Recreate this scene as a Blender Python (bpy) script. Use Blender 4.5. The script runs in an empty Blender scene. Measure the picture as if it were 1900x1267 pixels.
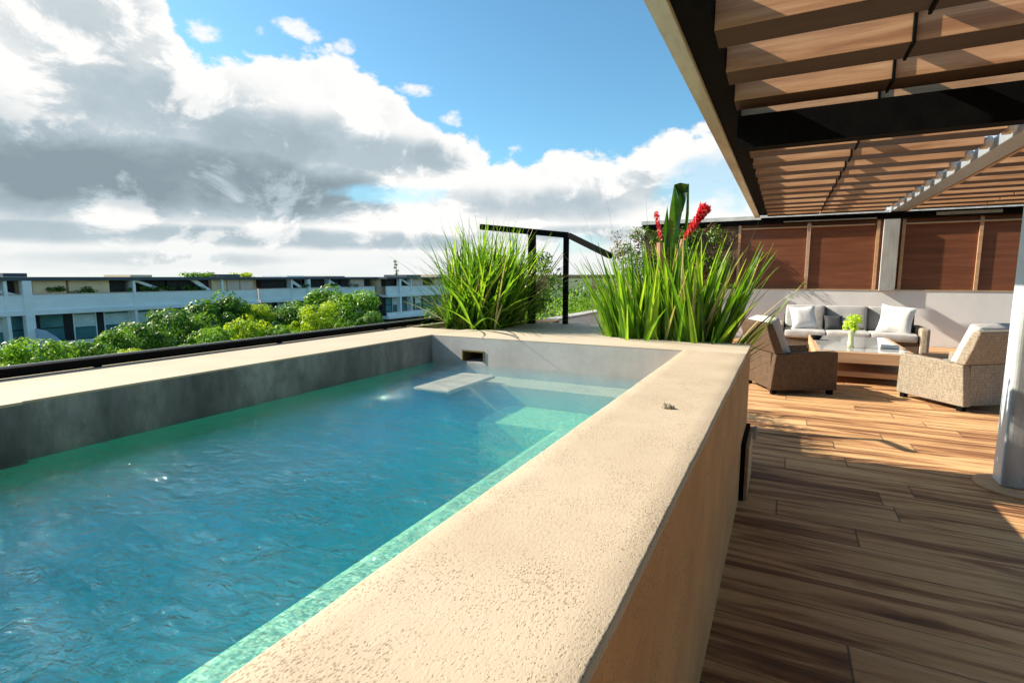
import bpy, math, random
from mathutils import Vector, Matrix
R_ = math.radians
S = bpy.context.scene
COL = S.collection
# ------------------------------------------------------------------ camera
YAW, PITCH = 27.3236, 6.9947
cam = bpy.data.cameras.new('camera'); co = bpy.data.objects.new('camera', cam); COL.objects.link(co)
co.location = (0, 0, 1.5)
co.rotation_euler = (R_(90 - PITCH), 0, R_(YAW))
cam.sensor_width = 36; cam.lens = 974 / 1900 * 36; cam.clip_start = 0.02; cam.clip_end = 6000
S.camera = co
# ------------------------------------------------------------------ sun (direction the light travels)
SD = Vector((1.0, 0.17, -0.66)).normalized()
sun = bpy.data.lights.new('sun', 'SUN'); sun.energy = 5.0; sun.angle = R_(0.55); sun.color = (1, 0.88, 0.72)
so = bpy.data.objects.new('sun', sun); COL.objects.link(so)
so.rotation_euler = SD.to_track_quat('-Z', 'Y').to_euler()
# ------------------------------------------------------------------ world: Nishita sky + procedural clouds
W = bpy.data.worlds.new('World'); S.world = W; W.use_nodes = True
nt = W.node_tree; nt.nodes.clear()
BG = 0.10
class G:
    """tiny expression helper for shader node trees"""
    def __init__(s, nt): s.nt = nt; s.n = nt.nodes; s.l = nt.links
    def put(s, sock, v):
        if hasattr(v, 'is_output') or isinstance(v, bpy.types.NodeSocket): s.l.new(v, sock)
        else: sock.default_value = v
    def m(s, op, a, b=0.0, c=0.0, clamp=False):
        x = s.n.new('ShaderNodeMath'); x.operation = op; x.use_clamp = clamp
        s.put(x.inputs[0], a); s.put(x.inputs[1], b); s.put(x.inputs[2], c); return x.outputs[0]
    def add(s, a, b): return s.m('ADD', a, b)
    def sub(s, a, b): return s.m('SUBTRACT', a, b)
    def mul(s, a, b): return s.m('MULTIPLY', a, b)
    def ss(s, v, a, b, lo=0.0, hi=1.0, kind='SMOOTHSTEP'):
        x = s.n.new('ShaderNodeMapRange'); x.interpolation_type = kind
        s.put(x.inputs['Value'], v); x.inputs['From Min'].default_value = a; x.inputs['From Max'].default_value = b
        x.inputs['To Min'].default_value = lo; x.inputs['To Max'].default_value = hi; return x.outputs['Result']
    def mix(s, f, a, b, kind='MIX'):
        x = s.n.new('ShaderNodeMix'); x.data_type = 'RGBA'; x.blend_type = kind
        s.put(x.inputs[0], f); s.put(x.inputs[6], a); s.put(x.inputs[7], b); return x.outputs[2]
    def vm(s, op, a, b=(0, 0, 0)):
        x = s.n.new('ShaderNodeVectorMath'); x.operation = op; s.put(x.inputs[0], a); s.put(x.inputs[1], b); return x.outputs[0]
    def noise(s, vec, scale, detail=4, rough=0.55, dist=0.0):
        x = s.n.new('ShaderNodeTexNoise'); s.put(x.inputs['Vector'], vec)
        x.inputs['Scale'].default_value = scale; x.inputs['Detail'].default_value = detail
        x.inputs['Roughness'].default_value = rough; x.inputs['Distortion'].default_value = dist
        return x.outputs['Fac']
    def voro(s, vec, scale, feature='F1', rnd=1.0):
        x = s.n.new('ShaderNodeTexVoronoi'); x.feature = feature; s.put(x.inputs['Vector'], vec)
        x.inputs['Scale'].default_value = scale; x.inputs['Randomness'].default_value = rnd; return x
    def xyz(s, v):
        x = s.n.new('ShaderNodeSeparateXYZ'); s.put(x.inputs[0], v); return x.outputs
    def cxyz(s, a, b, c):
        x = s.n.new('ShaderNodeCombineXYZ'); s.put(x.inputs[0], a); s.put(x.inputs[1], b); s.put(x.inputs[2], c); return x.outputs[0]
    def ramp(s, f, stops):
        x = s.n.new('ShaderNodeValToRGB'); s.put(x.inputs[0], f); e = x.color_ramp.elements
        while len(e) < len(stops): e.new(0.5)
        for i, (p, c) in enumerate(stops): e[i].position = p; e[i].color = (*c, 1) if len(c) == 3 else c
        return x.outputs[0]
    def bump(s, h, strength=0.3, dist=0.02, normal=None):
        x = s.n.new('ShaderNodeBump'); s.put(x.inputs['Height'], h); x.inputs['Strength'].default_value = strength
        x.inputs['Distance'].default_value = dist
        if normal: s.put(x.inputs['Normal'], normal)
        return x.outputs[0]
g = G(nt)
sky = nt.nodes.new('ShaderNodeTexSky'); sky.sky_type = 'NISHITA'; sky.sun_disc = False
sky.sun_elevation = math.asin(-SD.z); sky.sun_rotation = math.atan2(-SD.x, -SD.y)
sky.air_density = 1.0; sky.dust_density = 0.6; sky.ozone_density = 1.5; sky.altitude = 0
tc = nt.nodes.new('ShaderNodeTexCoord').outputs['Generated']
dx, dy, dz = g.xyz(tc)
az = g.mul(g.m('ARCTAN2', dx, dy), 57.2958)
el = g.mul(g.m('ARCSINE', dz), 57.2958)
st = g.cxyz(dx, dy, g.mul(dz, 1.7))
n1 = g.noise(st, 5.0, 9, 0.6, 0.25)
n2 = g.noise(g.vm('ADD', st, (3.1, 1.7, 0.4)), 11.0, 7, 0.62)
n3 = g.noise(g.vm('ADD', st, (0.3, 7.7, 2.4)), 2.4, 5, 0.55)
lowv = g.cxyz(g.mul(dx, 1.0), g.mul(dy, 1.0), g.mul(dz, 9.0))
nl = g.noise(lowv, 4.0, 6, 0.55)
fc = nt.nodes.new('ShaderNodeFloatCurve'); fcv = fc.mapping.curves[0]
BND = [(-180, 4), (-120, 6), (-85, 26), (-78, 30), (-62, 26.5), (-58, 22), (-56, 19.3), (-51, 19.6), (-45, 19.8), (-39, 18.2), (-36.5, 16.2), (-32, 14.6),
       (-27, 12.4), (-23, 13.2), (-20, 14.0), (-16, 13.4), (-12, 14.8), (-4, 14.0), (10, 13), (60, 6), (120, 3), (180, 4)]
while len(fcv.points) < len(BND): fcv.points.new(0.5, 0.5)
for p, (a, e) in zip(fcv.points, BND): p.location = ((a + 180) / 360, e / 40); p.handle_type = 'AUTO'
fc.mapping.update()
g.put(fc.inputs['Value'], g.mul(g.add(az, 180), 1 / 360))
bound = g.mul(fc.outputs[0], 40)
def ell(a, e, ra, re):
    u = g.mul(g.sub(az, a), 1 / ra); v = g.mul(g.sub(el, e), 1 / re)
    return g.sub(1.0, g.add(g.mul(u, u), g.mul(v, v)))
nz = g.add(g.mul(g.sub(n1, 0.5), 9.5), g.mul(g.sub(n2, 0.5), 5.0))
field = g.add(g.sub(bound, el), nz)
puff = None
for a in [(-56.3, 21.4, 1.7, 1.6), (-48.2, 22.3, 2.6, 1.0), (-44, 21.4, 1.3, 0.8), (-51.6, 21.6, 0.9, 0.7), (-33.5, 15.9, 1.5, 0.8), (-37.5, 18.3, 2.6, .8)]:
    e_ = ell(*a); puff = e_ if puff is None else g.m('MAXIMUM', puff, e_)
puffm = g.ss(g.add(puff, g.mul(g.sub(n2, 0.5), 5.5)), 0.15, 1.1)
mask = g.ss(field, 0.0, .9)
hole = None
for a in [(-40.5, 8.4, 6.5, 1.2), (-5, 9.3, 8.5, 3.3), (-19.5, 3.4, 3.5, 1.2), (20, 8, 10, 2.5)]:
    e_ = ell(*a); hole = e_ if hole is None else g.m('MAXIMUM', hole, e_)
holem = g.ss(g.add(hole, g.mul(g.sub(n1, 0.5), 5.0)), 0.0, 1.0)
mask = g.mul(mask, g.sub(1.0, g.mul(holem, 0.6)))
mask = g.m('MAXIMUM', mask, g.mul(puffm, 0.95))
hi = g.mul(g.mul(g.ss(el, 27.5, 34), g.ss(n3, .42, .52)), g.mul(g.ss(az, -105, -90), g.ss(az, -35, -52)))  # high clouds above the view, added to brighten reflections in the water
mask = g.m('MAXIMUM', mask, g.mul(hi, .9))
mask = g.mul(mask, g.ss(el, -1.0, 0.5))
# grey parts of the clouds
dark = None
DK = [(-60, 9.0, 17, 3.6, 1.0), (-48.5, 8.2, 9, 2.4, 1.0), (-70, 10, 9, 5, .75), (-61, 14.5, 9.5, 4.6, .60), (-64, 19, 8, 5, .42), (-52, 12.5, 8, 3.2, .72),
      (-41.5, 12.0, 8, 1.8, .5), (-34.5, 12.2, 4.5, 1.5, .6), (-24, 7.6, 10, 1.8, .55), (-12, 9.6, 8, 2.0, .45),
      (-54, 3.9, 13, .9, .55), (-68, 3.7, 8, .9, .5), (-41, 3.7, 10, .9, .55), (-22, 4.4, 10, 1.0, .5), (-60, 1.6, 9, .6, .3), (60, 10, 40, 5, .6), (150, 9, 50, 5, .6)]
for a, e, ra, re, w in DK:
    x = g.mul(g.ss(g.add(ell(a, e, ra, re), g.mul(g.sub(n1, 0.5), 2.6)), -0.9, 1.0), w)
    dark = x if dark is None else g.m('MAXIMUM', dark, x)
n5 = g.noise(g.vm('ADD', st, (9.1, 2.7, 5.4)), 7.0, 10, 0.62, 0.4)
dark = g.add(dark, g.mul(g.sub(n3, 0.5), 0.4)); dark = g.sub(dark, g.mul(g.ss(n5, .48, .60), .46)); dark = g.add(dark, g.mul(g.sub(n2, 0.5), 0.30))
thick = g.ss(field, 0.3, 4.0)
dark = g.mul(g.m('MINIMUM', g.m('MAXIMUM', dark, 0.0), 1.0), thick)
k = .53 / BG
cc = g.ramp(dark, [(0.0, (.95 * k, .95 * k, .93 * k)), (0.2, (.76 * k, .79 * k, .80 * k)), (0.5, (.47 * k, .56 * k, .61 * k)), (0.95, (.26 * k, .33 * k, .375 * k))])
haz = g.ss(el, 0.0, 9.0, 0.55, 0.0)
skyc = g.mix(1.0, sky.outputs[0], (.60, .94, .98, 1), 'MULTIPLY')
skyc = g.mix(g.ss(el, 24, 65, 0, .62), skyc, (0.02 * k, .05 * k, .11 * k, 1))
skyc = g.mix(haz, skyc, (.62 * k, .74 * k, .76 * k, 1))
cc = g.mix(hi, cc, (1.5 * k, 1.5 * k, 1.45 * k, 1))
outc = g.mix(mask, skyc, cc)
low = g.mul(g.ss(el, 0.3, 5.5, 1, 0), g.ss(nl, .3, .7, .35, .9))
outc = g.mix(g.mul(low, .42), outc, (.60 * k, .70 * k, .71 * k, 1))
bgn = nt.nodes.new('ShaderNodeBackground'); bgn.inputs[1].default_value = BG; g.put(bgn.inputs[0], outc)
wo = nt.nodes.new('ShaderNodeOutputWorld'); nt.links.new(bgn.outputs[0], wo.inputs[0])
W.cycles.sampling_method = 'MANUAL'; W.cycles.sample_map_resolution = 1024
# ------------------------------------------------------------------ render settings
S.view_settings.view_transform = 'Standard'; S.view_settings.look = 'None'; S.view_settings.exposure = 1.0; S.view_settings.gamma = 1
S.render.engine = 'CYCLES'
S.cycles.max_bounces = 10; S.cycles.transparent_max_bounces = 24; S.cycles.diffuse_bounces = 5
S.cycles.caustics_reflective = False; S.cycles.caustics_refractive = False
# ------------------------------------------------------------------ materials
def mat(name, rough=0.6, **kw):
    m = bpy.data.materials.new(name); m.use_nodes = True
    b = m.node_tree.nodes['Principled BSDF']; b.inputs['Roughness'].default_value = rough
    for k_, v in kw.items(): b.inputs[k_].default_value = v
    q = G(m.node_tree); q.b = b; q.co = q.n.new('ShaderNodeTexCoord').outputs['Object']
    q.pos = q.n.new('ShaderNodeNewGeometry').outputs['Position']
    return m, q
def simple(name, c, c2=None, scale=6, rough=0.6, bump=0.0, bscale=60, metal=0.0, stretch=(1, 1, 1), detail=5, **kw):
    m, q = mat(name, rough, **kw); q.b.inputs['Metallic'].default_value = metal
    v = q.vm('MULTIPLY', q.pos, stretch)
    c2 = c2 or tuple(x * 0.8 for x in c)
    q.put(q.b.inputs['Base Color'], q.ramp(q.noise(v, scale, detail, 0.6), [(0.3, c), (0.7, c2)]))
    if bump: q.put(q.b.inputs['Normal'], q.bump(q.noise(v, bscale, 4, 0.6), bump, 0.01))
    return m
M = {}
# travertine-like cream stucco coping with dark pits
def cream_mat(name, base, base2, pits=1.0, rough=0.75, grain=(1, 1, 1)):
    m, q = mat(name, rough)
    p = q.pos
    col = q.ramp(q.noise(p, 3.5, 6, 0.6), [(0.3, base), (0.7, base2)])
    v = q.vm('MULTIPLY', q.vm('ADD', p, q.vm('MULTIPLY', q.cxyz(q.noise(p, 30, 2), q.noise(q.vm('ADD', p, (5, 5, 5)), 30, 2), 0.0), (.012, .012, 0))), grain)
    big = q.noise(p, 4, 3, 0.6)
    f1 = q.voro(v, 150).outputs['Distance']
    f2 = q.voro(q.vm('ADD', v, (3.3, 1.2, .5)), 62).outputs['Distance']
    thr = q.ss(big, .3, .7, .10, .32)
    pit = q.sub(1.0, q.ss(q.sub(f1, thr), 0.0, 0.06))
    pit2 = q.mul(q.sub(1.0, q.ss(q.sub(f2, q.mul(thr, .55)), 0.0, 0.05)), q.ss(q.noise(v, 90, 3), .46, .60))
    pt = q.m('MAXIMUM', pit, pit2)
    col = q.mix(q.mul(pt, 0.62 * pits), col, (.20, .13, .07, 1))
    blot = q.ss(q.noise(p, 9, 7, 0.75), .60, .74)
    col = q.mix(q.mul(blot, .38 * pits), col, (.30, .21, .12, 1))
    crk = q.sub(1.0, q.ss(q.voro(q.vm('ADD', p, q.vm('MULTIPLY', q.cxyz(q.noise(p, 8, 5, .7), q.noise(q.vm('ADD', p, (2, 2, 2)), 8, 5, .7), 0.0), (.35, .35, 0))), 2.6, 'DISTANCE_TO_EDGE').outputs['Distance'], .0, .007))
    col = q.mix(q.mul(q.mul(crk, q.ss(q.noise(p, 3, 2), .5, .6)), .6 * pits), col, (.18, .12, .07, 1))
    q.put(q.b.inputs['Base Color'], col)
    h = q.sub(q.mul(q.noise(v, 110, 4, .7), 0.6), q.mul(pt, 1.0 * pits))
    q.put(q.b.inputs['Normal'], q.bump(h, 0.45, 0.006))
    return m
M['coping'] = cream_mat('cream_stucco', (.535, .445, .33), (.46, .375, .27), 1.0, .75, (1.5, .8, 1))
M['coping_smooth'] = cream_mat('pale_stucco', (.56, .485, .385), (.49, .42, .32), .25)
def streak_mat():
    m, q = mat('streaked_stucco', .75); v = q.vm('MULTIPLY', q.pos, (7, .35, 1)); n = q.noise(v, 1.6, 6, .6, .4); x = q.xyz(q.pos)[0]
    col = q.ramp(n, [(.3, (.53, .45, .34)), (.5, (.54, .45, .34)), (.62, (.42, .32, .17)), (.72, (.30, .22, .12))])  # yellow stain streaks together with shadow lines painted in near the rail
    col = q.mix(q.ss(x, -3.45, -3.1), col, q.ramp(q.noise(q.pos, 3, 6, .6), [(.3, (.54, .46, .35)), (.7, (.47, .395, .29))]))
    q.put(q.b.inputs['Base Color'], col); q.put(q.b.inputs['Normal'], q.bump(q.noise(q.pos, 120, 4, .7), .3, .004)); return m
M['coping_streak'] = streak_mat()
def stained(name, c1, c2, c3, streak=(9, 9, .7), bmp=.5):
    m, q = mat(name, .8)
    v = q.vm('MULTIPLY', q.pos, streak)
    a = q.noise(v, 1.2, 6, .65); b_ = q.noise(q.pos, 9, 6, .7)
    col = q.ramp(a, [(0.28, c1), (0.5, c2), (0.72, c3)])
    col = q.mix(q.ss(b_, .5, .72, 0, .4), col, (*c1, 1))
    q.put(q.b.inputs['Base Color'], col)
    q.put(q.b.inputs['Normal'], q.bump(q.noise(q.vm('MULTIPLY', q.pos, (3, 3, 1)), 30, 5, .7), bmp, .01))
    return m
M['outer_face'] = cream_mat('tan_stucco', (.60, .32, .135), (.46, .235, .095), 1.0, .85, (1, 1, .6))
M['grey_wall'] = stained('weathered_concrete', (.08, .085, .09), (.20, .21, .22), (.44, .45, .45), (5, 3.2, 1.1))
M['far_face'] = stained('pale_concrete', (.42, .40, .38), (.52, .50, .48), (.60, .58, .56), (2, 2, 1.4), .12)
def pool_mat(name, a, b, c):
    m, q = mat(name, .7)
    vo = q.voro(q.pos, 120); 
    w = q.voro(q.vm('ADD', q.pos, q.vm('MULTIPLY', q.cxyz(q.noise(q.pos, 6, 3), q.noise(q.vm('ADD', q.pos, (4, 4, 4)), 6, 3), 0.0), (.25, .25, 0))), 13, 'DISTANCE_TO_EDGE').outputs['Distance']
    col = q.ramp(q.xyz(vo.outputs['Color'])[0], [(0.0, a), (0.5, b), (1.0, c)])
    q.put(q.b.inputs['Base Color'], col); return m
M['pool_plaster'] = pool_mat('pebbled_pool_plaster', (.12, .38, .40), (.30, .64, .64), (.60, .86, .82))
M['pool_deep'] = simple('blue_pool_plaster', (.0, .50, .95), (.02, .60, .96), 3, .7)
def side_mat():
    m, q = mat('pool_lining', .7)
    z = q.add(q.xyz(q.pos)[2], q.mul(q.sub(q.noise(q.pos, 2.5, 4), .5), .12))
    q.put(q.b.inputs['Base Color'], q.mix(q.ss(z, .30, .62), (.02, .60, .95, 1), (.05, .72, .60, 1))); return m
M['pool_side'] = side_mat()
# deck planks
def deck_mat():
    m, q = mat('wood_look_planks', .42)
    x, y, z = q.xyz(q.pos)
    pw, pl = .24, 2.1
    row = q.m('FLOOR', q.mul(y, 1 / pw)); fy = q.m('FRACT', q.mul(y, 1 / pw))
    off = q.m('FRACT', q.mul(q.m('SINE', q.mul(row, 12.9898)), 43.758))
    u = q.add(q.mul(x, 1 / pl), off); cell = q.m('FLOOR', u); fx = q.m('FRACT', u)
    wn = q.n.new('ShaderNodeTexWhiteNoise'); wn.noise_dimensions = '2D'; q.put(wn.inputs['Vector'], q.cxyz(row, cell, 0.0)); rnd = wn.outputs['Value']
    gv = q.cxyz(q.add(q.mul(x, .5), q.mul(rnd, 9)), q.mul(y, 6.0), q.mul(rnd, 2))
    wv = q.noise(gv, 1.4, 7, .6, 1.2); fine = q.noise(q.vm('MULTIPLY', gv, (3, 5, 1)), 6, 4, .6)
    col = q.ramp(q.add(q.mul(wv, .92), q.mul(rnd, .10)), [(0.32, (.075, .031, .013)), (0.44, (.31, .14, .058)), (0.55, (.66, .39, .18)), (0.78, (.80, .55, .29))])
    col = q.mix(q.mul(q.ss(fine, .45, .7), .35), col, (.14, .075, .04, 1))
    gap = q.m('MAXIMUM', q.sub(1, q.ss(q.m('MINIMUM', fy, q.sub(1, fy)), .008, .02)), q.sub(1, q.ss(q.m('MINIMUM', fx, q.sub(1, fx)), .0012, .0035)))
    col = q.mix(q.mul(gap, .75), col, (.07, .045, .03, 1))
    q.put(q.b.inputs['Base Color'], col); q.put(q.b.inputs['Roughness'], q.ss(fine, 0, 1, .5, .75))
    q.put(q.b.inputs['Normal'], q.bump(q.sub(q.mul(fine, .3), gap), .35, .004)); return m
M['deck'] = deck_mat()
# pergola timber
def timber(name, a, b, c, ax=(.6, 9, 9), rough=.55, s=2.0):
    m, q = mat(name, rough); v = q.vm('MULTIPLY', q.pos, ax)
    q.put(q.b.inputs['Base Color'], q.ramp(q.noise(v, s, 6, .6, .6), [(0.28, a), (0.5, b), (0.75, c)]))
    q.put(q.b.inputs['Normal'], q.bump(q.noise(q.vm('MULTIPLY', q.pos, ax), 12, 4), .2, .004)); return m
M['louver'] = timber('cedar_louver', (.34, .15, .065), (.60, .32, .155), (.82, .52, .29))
M['louver_under'] = timber('painted_shade_underside', (.016, .006, .003), (.032, .013, .006), (.055, .024, .011))  # near-black underside: shade painted into the louver colour
M['panel'] = timber('red_brown_panel', (.13, .040, .016), (.185, .060, .025), (.25, .088, .040), (.5, 5, 6))
M['trim_wood'] = timber('trim_wood', (.45, .26, .14), (.55, .34, .19), (.62, .42, .26))
M['edge_beam'] = stained('weathered_pale_beam', (.44, .42, .38), (.66, .66, .63), (.78, .78, .75), (6, .8, 6))
M['black'] = simple('black_steel', (.005, .005, .006), (.009, .009, .009), 8, .75, .2)
M['black'].node_tree.nodes['Principled BSDF'].inputs['Specular IOR Level'].default_value = .04
M['grey_steel'] = simple('galvanised_grey_paint', (.42, .48, .52), (.34, .39, .43), 5, .35, .1, 30, metal=.3, stretch=(5, 5, 1))
M['post_grey'] = stained('worn_grey_post', (.20, .21, .21), (.36, .38, .38), (.52, .57, .60), (5, 5, .9), .1)
M['white_wall'] = simple('white_render', (.86, .86, .85), (.76, .76, .75), 1.6, .85, .15, 40, stretch=(1, 1, .6))
M['concrete'] = stained('column_concrete', (.30, .30, .29), (.42, .42, .41), (.50, .50, .49), (5, 5, 1))
M['white_plastic'] = simple('white_clip', (.72, .70, .66), (.6, .58, .54), 9, .5)
# wicker
def wicker(name, a, b, axis):
    m, q = mat(name, .6)
    x, y, z = q.xyz(q.co)
    h = q.add(x, y)
    s1 = q.m('SINE', q.mul(h, 380.0)); s2 = q.m('SINE', q.mul(z, 460.0))
    w = q.mul(s1, s2); wob = q.noise(q.vm('MULTIPLY', q.co, (1, 1, .35)), 60, 4, .7)
    f = q.add(q.mul(w, .10), wob)
    vc = q.voro(q.cxyz(q.mul(h, 100.0), 0.0, q.mul(z, 30.0)), 1.0, 'DISTANCE_TO_EDGE', .55).outputs['Distance']
    f = q.sub(f, q.mul(q.sub(1.0, q.ss(vc, 0.02, .2)), .26))
    q.put(q.b.inputs['Base Color'], q.ramp(f, [(0.2, a), (0.55, b), (0.85, tuple(min(1, c * 1.15) for c in b))]))
    q.put(q.b.inputs['Normal'], q.bump(q.add(w, q.mul(wob, .8)), .8, .006)); return m
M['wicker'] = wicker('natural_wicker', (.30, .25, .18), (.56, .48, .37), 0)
M['wicker_shaded'] = wicker('painted_shade_wicker', (.085, .048, .022), (.19, .115, .06), 0)  # same wicker darkened, shade of the left chair put into the colour
def fabric(name, c, c2=None, sc=260):
    m, q = mat(name, .92); c2 = c2 or tuple(x * .86 for x in c)
    x, y, z = q.xyz(q.co)
    q.put(q.b.inputs['Base Color'], q.ramp(q.noise(q.co, 5, 5, .6), [(0.3, c), (0.7, c2)]))
    q.put(q.b.inputs['Normal'], q.bump(q.add(q.noise(q.co, 4.5, 3), q.mul(q.noise(q.co, sc, 2), .12)), .5, .03)); return m
M['grey_fabric'] = fabric('light_grey_canvas', (.50, .49, .47))
M['dark_fabric'] = fabric('charcoal_canvas', (.05, .052, .058))
M['white_fabric'] = fabric('white_cotton', (.86, .85, .82))
M['cream_fabric'] = fabric('cream_cotton', (.70, .64, .54))
M['glass_top'] = simple('grey_glass_top', (.45, .45, .43), (.38, .38, .37), 3, .06)
M['soil'] = simple('planter_soil', (.13, .075, .03), (.07, .04, .02), 30, .95, .8, 50)
# leaves
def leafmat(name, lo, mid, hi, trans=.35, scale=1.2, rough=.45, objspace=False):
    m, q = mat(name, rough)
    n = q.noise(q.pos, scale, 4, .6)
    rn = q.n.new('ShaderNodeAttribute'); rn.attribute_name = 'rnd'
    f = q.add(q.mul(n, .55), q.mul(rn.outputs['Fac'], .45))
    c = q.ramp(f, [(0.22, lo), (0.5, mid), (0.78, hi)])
    q.put(q.b.inputs['Base Color'], c)
    t = q.n.new('ShaderNodeBsdfTranslucent'); q.put(t.inputs[0], q.mix(1.0, c, (1.25, 1.2, .6, 1), 'MULTIPLY'))
    ms = q.n.new('ShaderNodeMixShader'); ms.inputs[0].default_value = trans
    q.l.new(q.b.outputs[0], ms.inputs[1]); q.l.new(t.outputs[0], ms.inputs[2])
    q.l.new(ms.outputs[0], q.n['Material Output'].inputs[0]); return m
M['grass'] = leafmat('grass_blade', (.03, .10, .010), (.12, .28, .02), (.36, .54, .05), .62, 7)
M['strap'] = leafmat('strap_leaf', (.03, .10, .008), (.14, .33, .018), (.44, .62, .05), .6, 7)
M['dry'] = leafmat('dry_leaf', (.30, .24, .10), (.50, .44, .20), (.66, .60, .34), .3, 9)
M['darkleaf'] = leafmat('dark_leaf', (.012, .035, .010), (.03, .08, .018), (.07, .16, .03), .25, 5)
M['tree_a'] = leafmat('tree_leaf_deep', (.008, .035, .006), (.05, .15, .012), (.18, .36, .025), .45, .35)
M['tree_b'] = leafmat('tree_leaf_mid', (.014, .055, .006), (.10, .25, .014), (.30, .52, .030), .45, .35)
M['tree_c'] = leafmat('tree_leaf_lime', (.04, .11, .006), (.28, .44, .015), (.58, .70, .03), .5, .35)
M['vine'] = leafmat('vine_leaf', (.05, .04, .02), (.26, .22, .09), (.52, .32, .20), .25, 3)
M['lime'] = leafmat('lime_blossom', (.40, .55, .04), (.60, .78, .08), (.75, .90, .25), .4, 20)
M['red'] = leafmat('red_bract', (.42, .008, .025), (.70, .025, .06), (.90, .22, .26), .25, 25)
M['bark'] = simple('bark', (.12, .08, .05), (.20, .15, .10), 20, .9, .6, 40, stretch=(1, 1, .3))
M['stem'] = simple('reddish_stem', (.40, .18, .10), (.50, .26, .16), 20, .7)
# far architecture
M['b_white'] = simple('far_white_render', (.90, .93, .93), (.76, .80, .82), .6, .8, stretch=(1, 1, 2))
M['b_tan'] = simple('far_tan_cladding', (.90, .66, .42), (.74, .54, .34), 1.2, .8)
M['b_rose'] = simple('far_rose_cladding', (.72, .56, .48), (.60, .46, .40), 1.2, .8)
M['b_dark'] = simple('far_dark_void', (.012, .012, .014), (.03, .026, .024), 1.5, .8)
M['b_roof'] = simple('far_slate_slab', (.04, .06, .09), (.07, .09, .11), 1.0, .6)
M['b_glass'] = simple('far_window_glass', (.03, .14, .16), (.10, .26, .28), .7, .08)
M['b_blind'] = simple('far_window_blind', (.70, .80, .80), (.50, .60, .62), 1.5, .6)
M['b_fabric'] = simple('far_blue_awning', (.35, .48, .62), (.45, .56, .70), 2, .7)
def ground_mat():
    m, q = mat('ground', .95)
    q.put(q.b.inputs['Base Color'], q.ramp(q.noise(q.pos, .05, 8, .65), [(0.35, (.03, .065, .015)), (0.55, (.06, .10, .025)), (0.68, (.14, .13, .10))])); return m
M['ground'] = ground_mat()
# water
def water_mat():
    m = bpy.data.materials.new('pool_water'); m.use_nodes = True; t = m.node_tree; t.nodes.clear(); q = G(t)
    pos = q.n.new('ShaderNodeNewGeometry').outputs['Position']
    wv = q.vm('MULTIPLY', pos, (1.0, 1.7, 1.0))
    def warp(v, s, a): return q.vm('ADD', v, q.vm('MULTIPLY', q.cxyz(q.noise(v, s, 2), q.noise(q.vm('ADD', v, (7, 3, 1)), s, 2), 0.0), (a, a, 0)))
    h = q.add(q.mul(q.noise(warp(wv, 2, .5), 3.2, 3, .5), 1.0), q.mul(q.noise(warp(wv, 5, .2), 15, 5, .6, .5), .55))
    cp = q.ss(q.noise(pos, 1.1, 3, .5), .35, .65, .3, 1.0)
    fine = q.noise(warp(wv, 4, .3), 26, 4, .65, .9)
    rid = q.sub(1.0, q.m('ABSOLUTE', q.sub(q.mul(fine, 2.0), 1.0)))
    fine2 = q.noise(warp(wv, 6, .16), 12, 3, .55, .4)
    rid2 = q.sub(1.0, q.m('ABSOLUTE', q.sub(q.mul(fine2, 2.0), 1.0)))
    h = q.add(h, q.mul(q.add(q.mul(rid, .55), q.mul(rid2, 1.1)), cp))
    nrm = q.bump(h, 1.0, .026)
    inc = q.n.new('ShaderNodeNewGeometry').outputs['Incoming']
    dt = q.n.new('ShaderNodeVectorMath'); dt.operation = 'DOT_PRODUCT'; q.put(dt.inputs[0], nrm); q.put(dt.inputs[1], inc)
    cth = q.m('MINIMUM', q.m('ABSOLUTE', dt.outputs['Value']), 1.0)
    fre = q.add(q.mul(q.m('POWER', q.sub(1.0, cth), 3.7), .97), .03)
    gl = q.n.new('ShaderNodeBsdfGlossy'); gl.inputs['Roughness'].default_value = .03; q.put(gl.inputs['Normal'], nrm); gl.inputs[0].default_value = (.95, 1, 1, 1)
    tr = q.n.new('ShaderNodeBsdfTransparent'); tr.inputs[0].default_value = (1, 1, 1, 1)
    ms = q.n.new('ShaderNodeMixShader'); q.put(ms.inputs[0], q.m('MINIMUM', fre, 1.0))
    q.l.new(tr.outputs[0], ms.inputs[1]); q.l.new(gl.outputs[0], ms.inputs[2])
    o = q.n.new('ShaderNodeOutputMaterial'); q.l.new(ms.outputs[0], o.inputs[0])
    va = q.n.new('ShaderNodeVolumeAbsorption'); va.inputs['Color'].default_value = (.0, .93, .99, 1); va.inputs['Density'].default_value = .8
    vs = q.n.new('ShaderNodeVolumeScatter'); vs.inputs['Color'].default_value = (.0, .36, .99, 1); vs.inputs['Density'].default_value = 1.4; vs.inputs['Anisotropy'].default_value = 0
    ad = q.n.new('ShaderNodeAddShader'); q.l.new(va.outputs[0], ad.inputs[0]); q.l.new(vs.outputs[0], ad.inputs[1])
    q.l.new(ad.outputs[0], o.inputs['Volume']); return m
M['water'] = water_mat()
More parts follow.
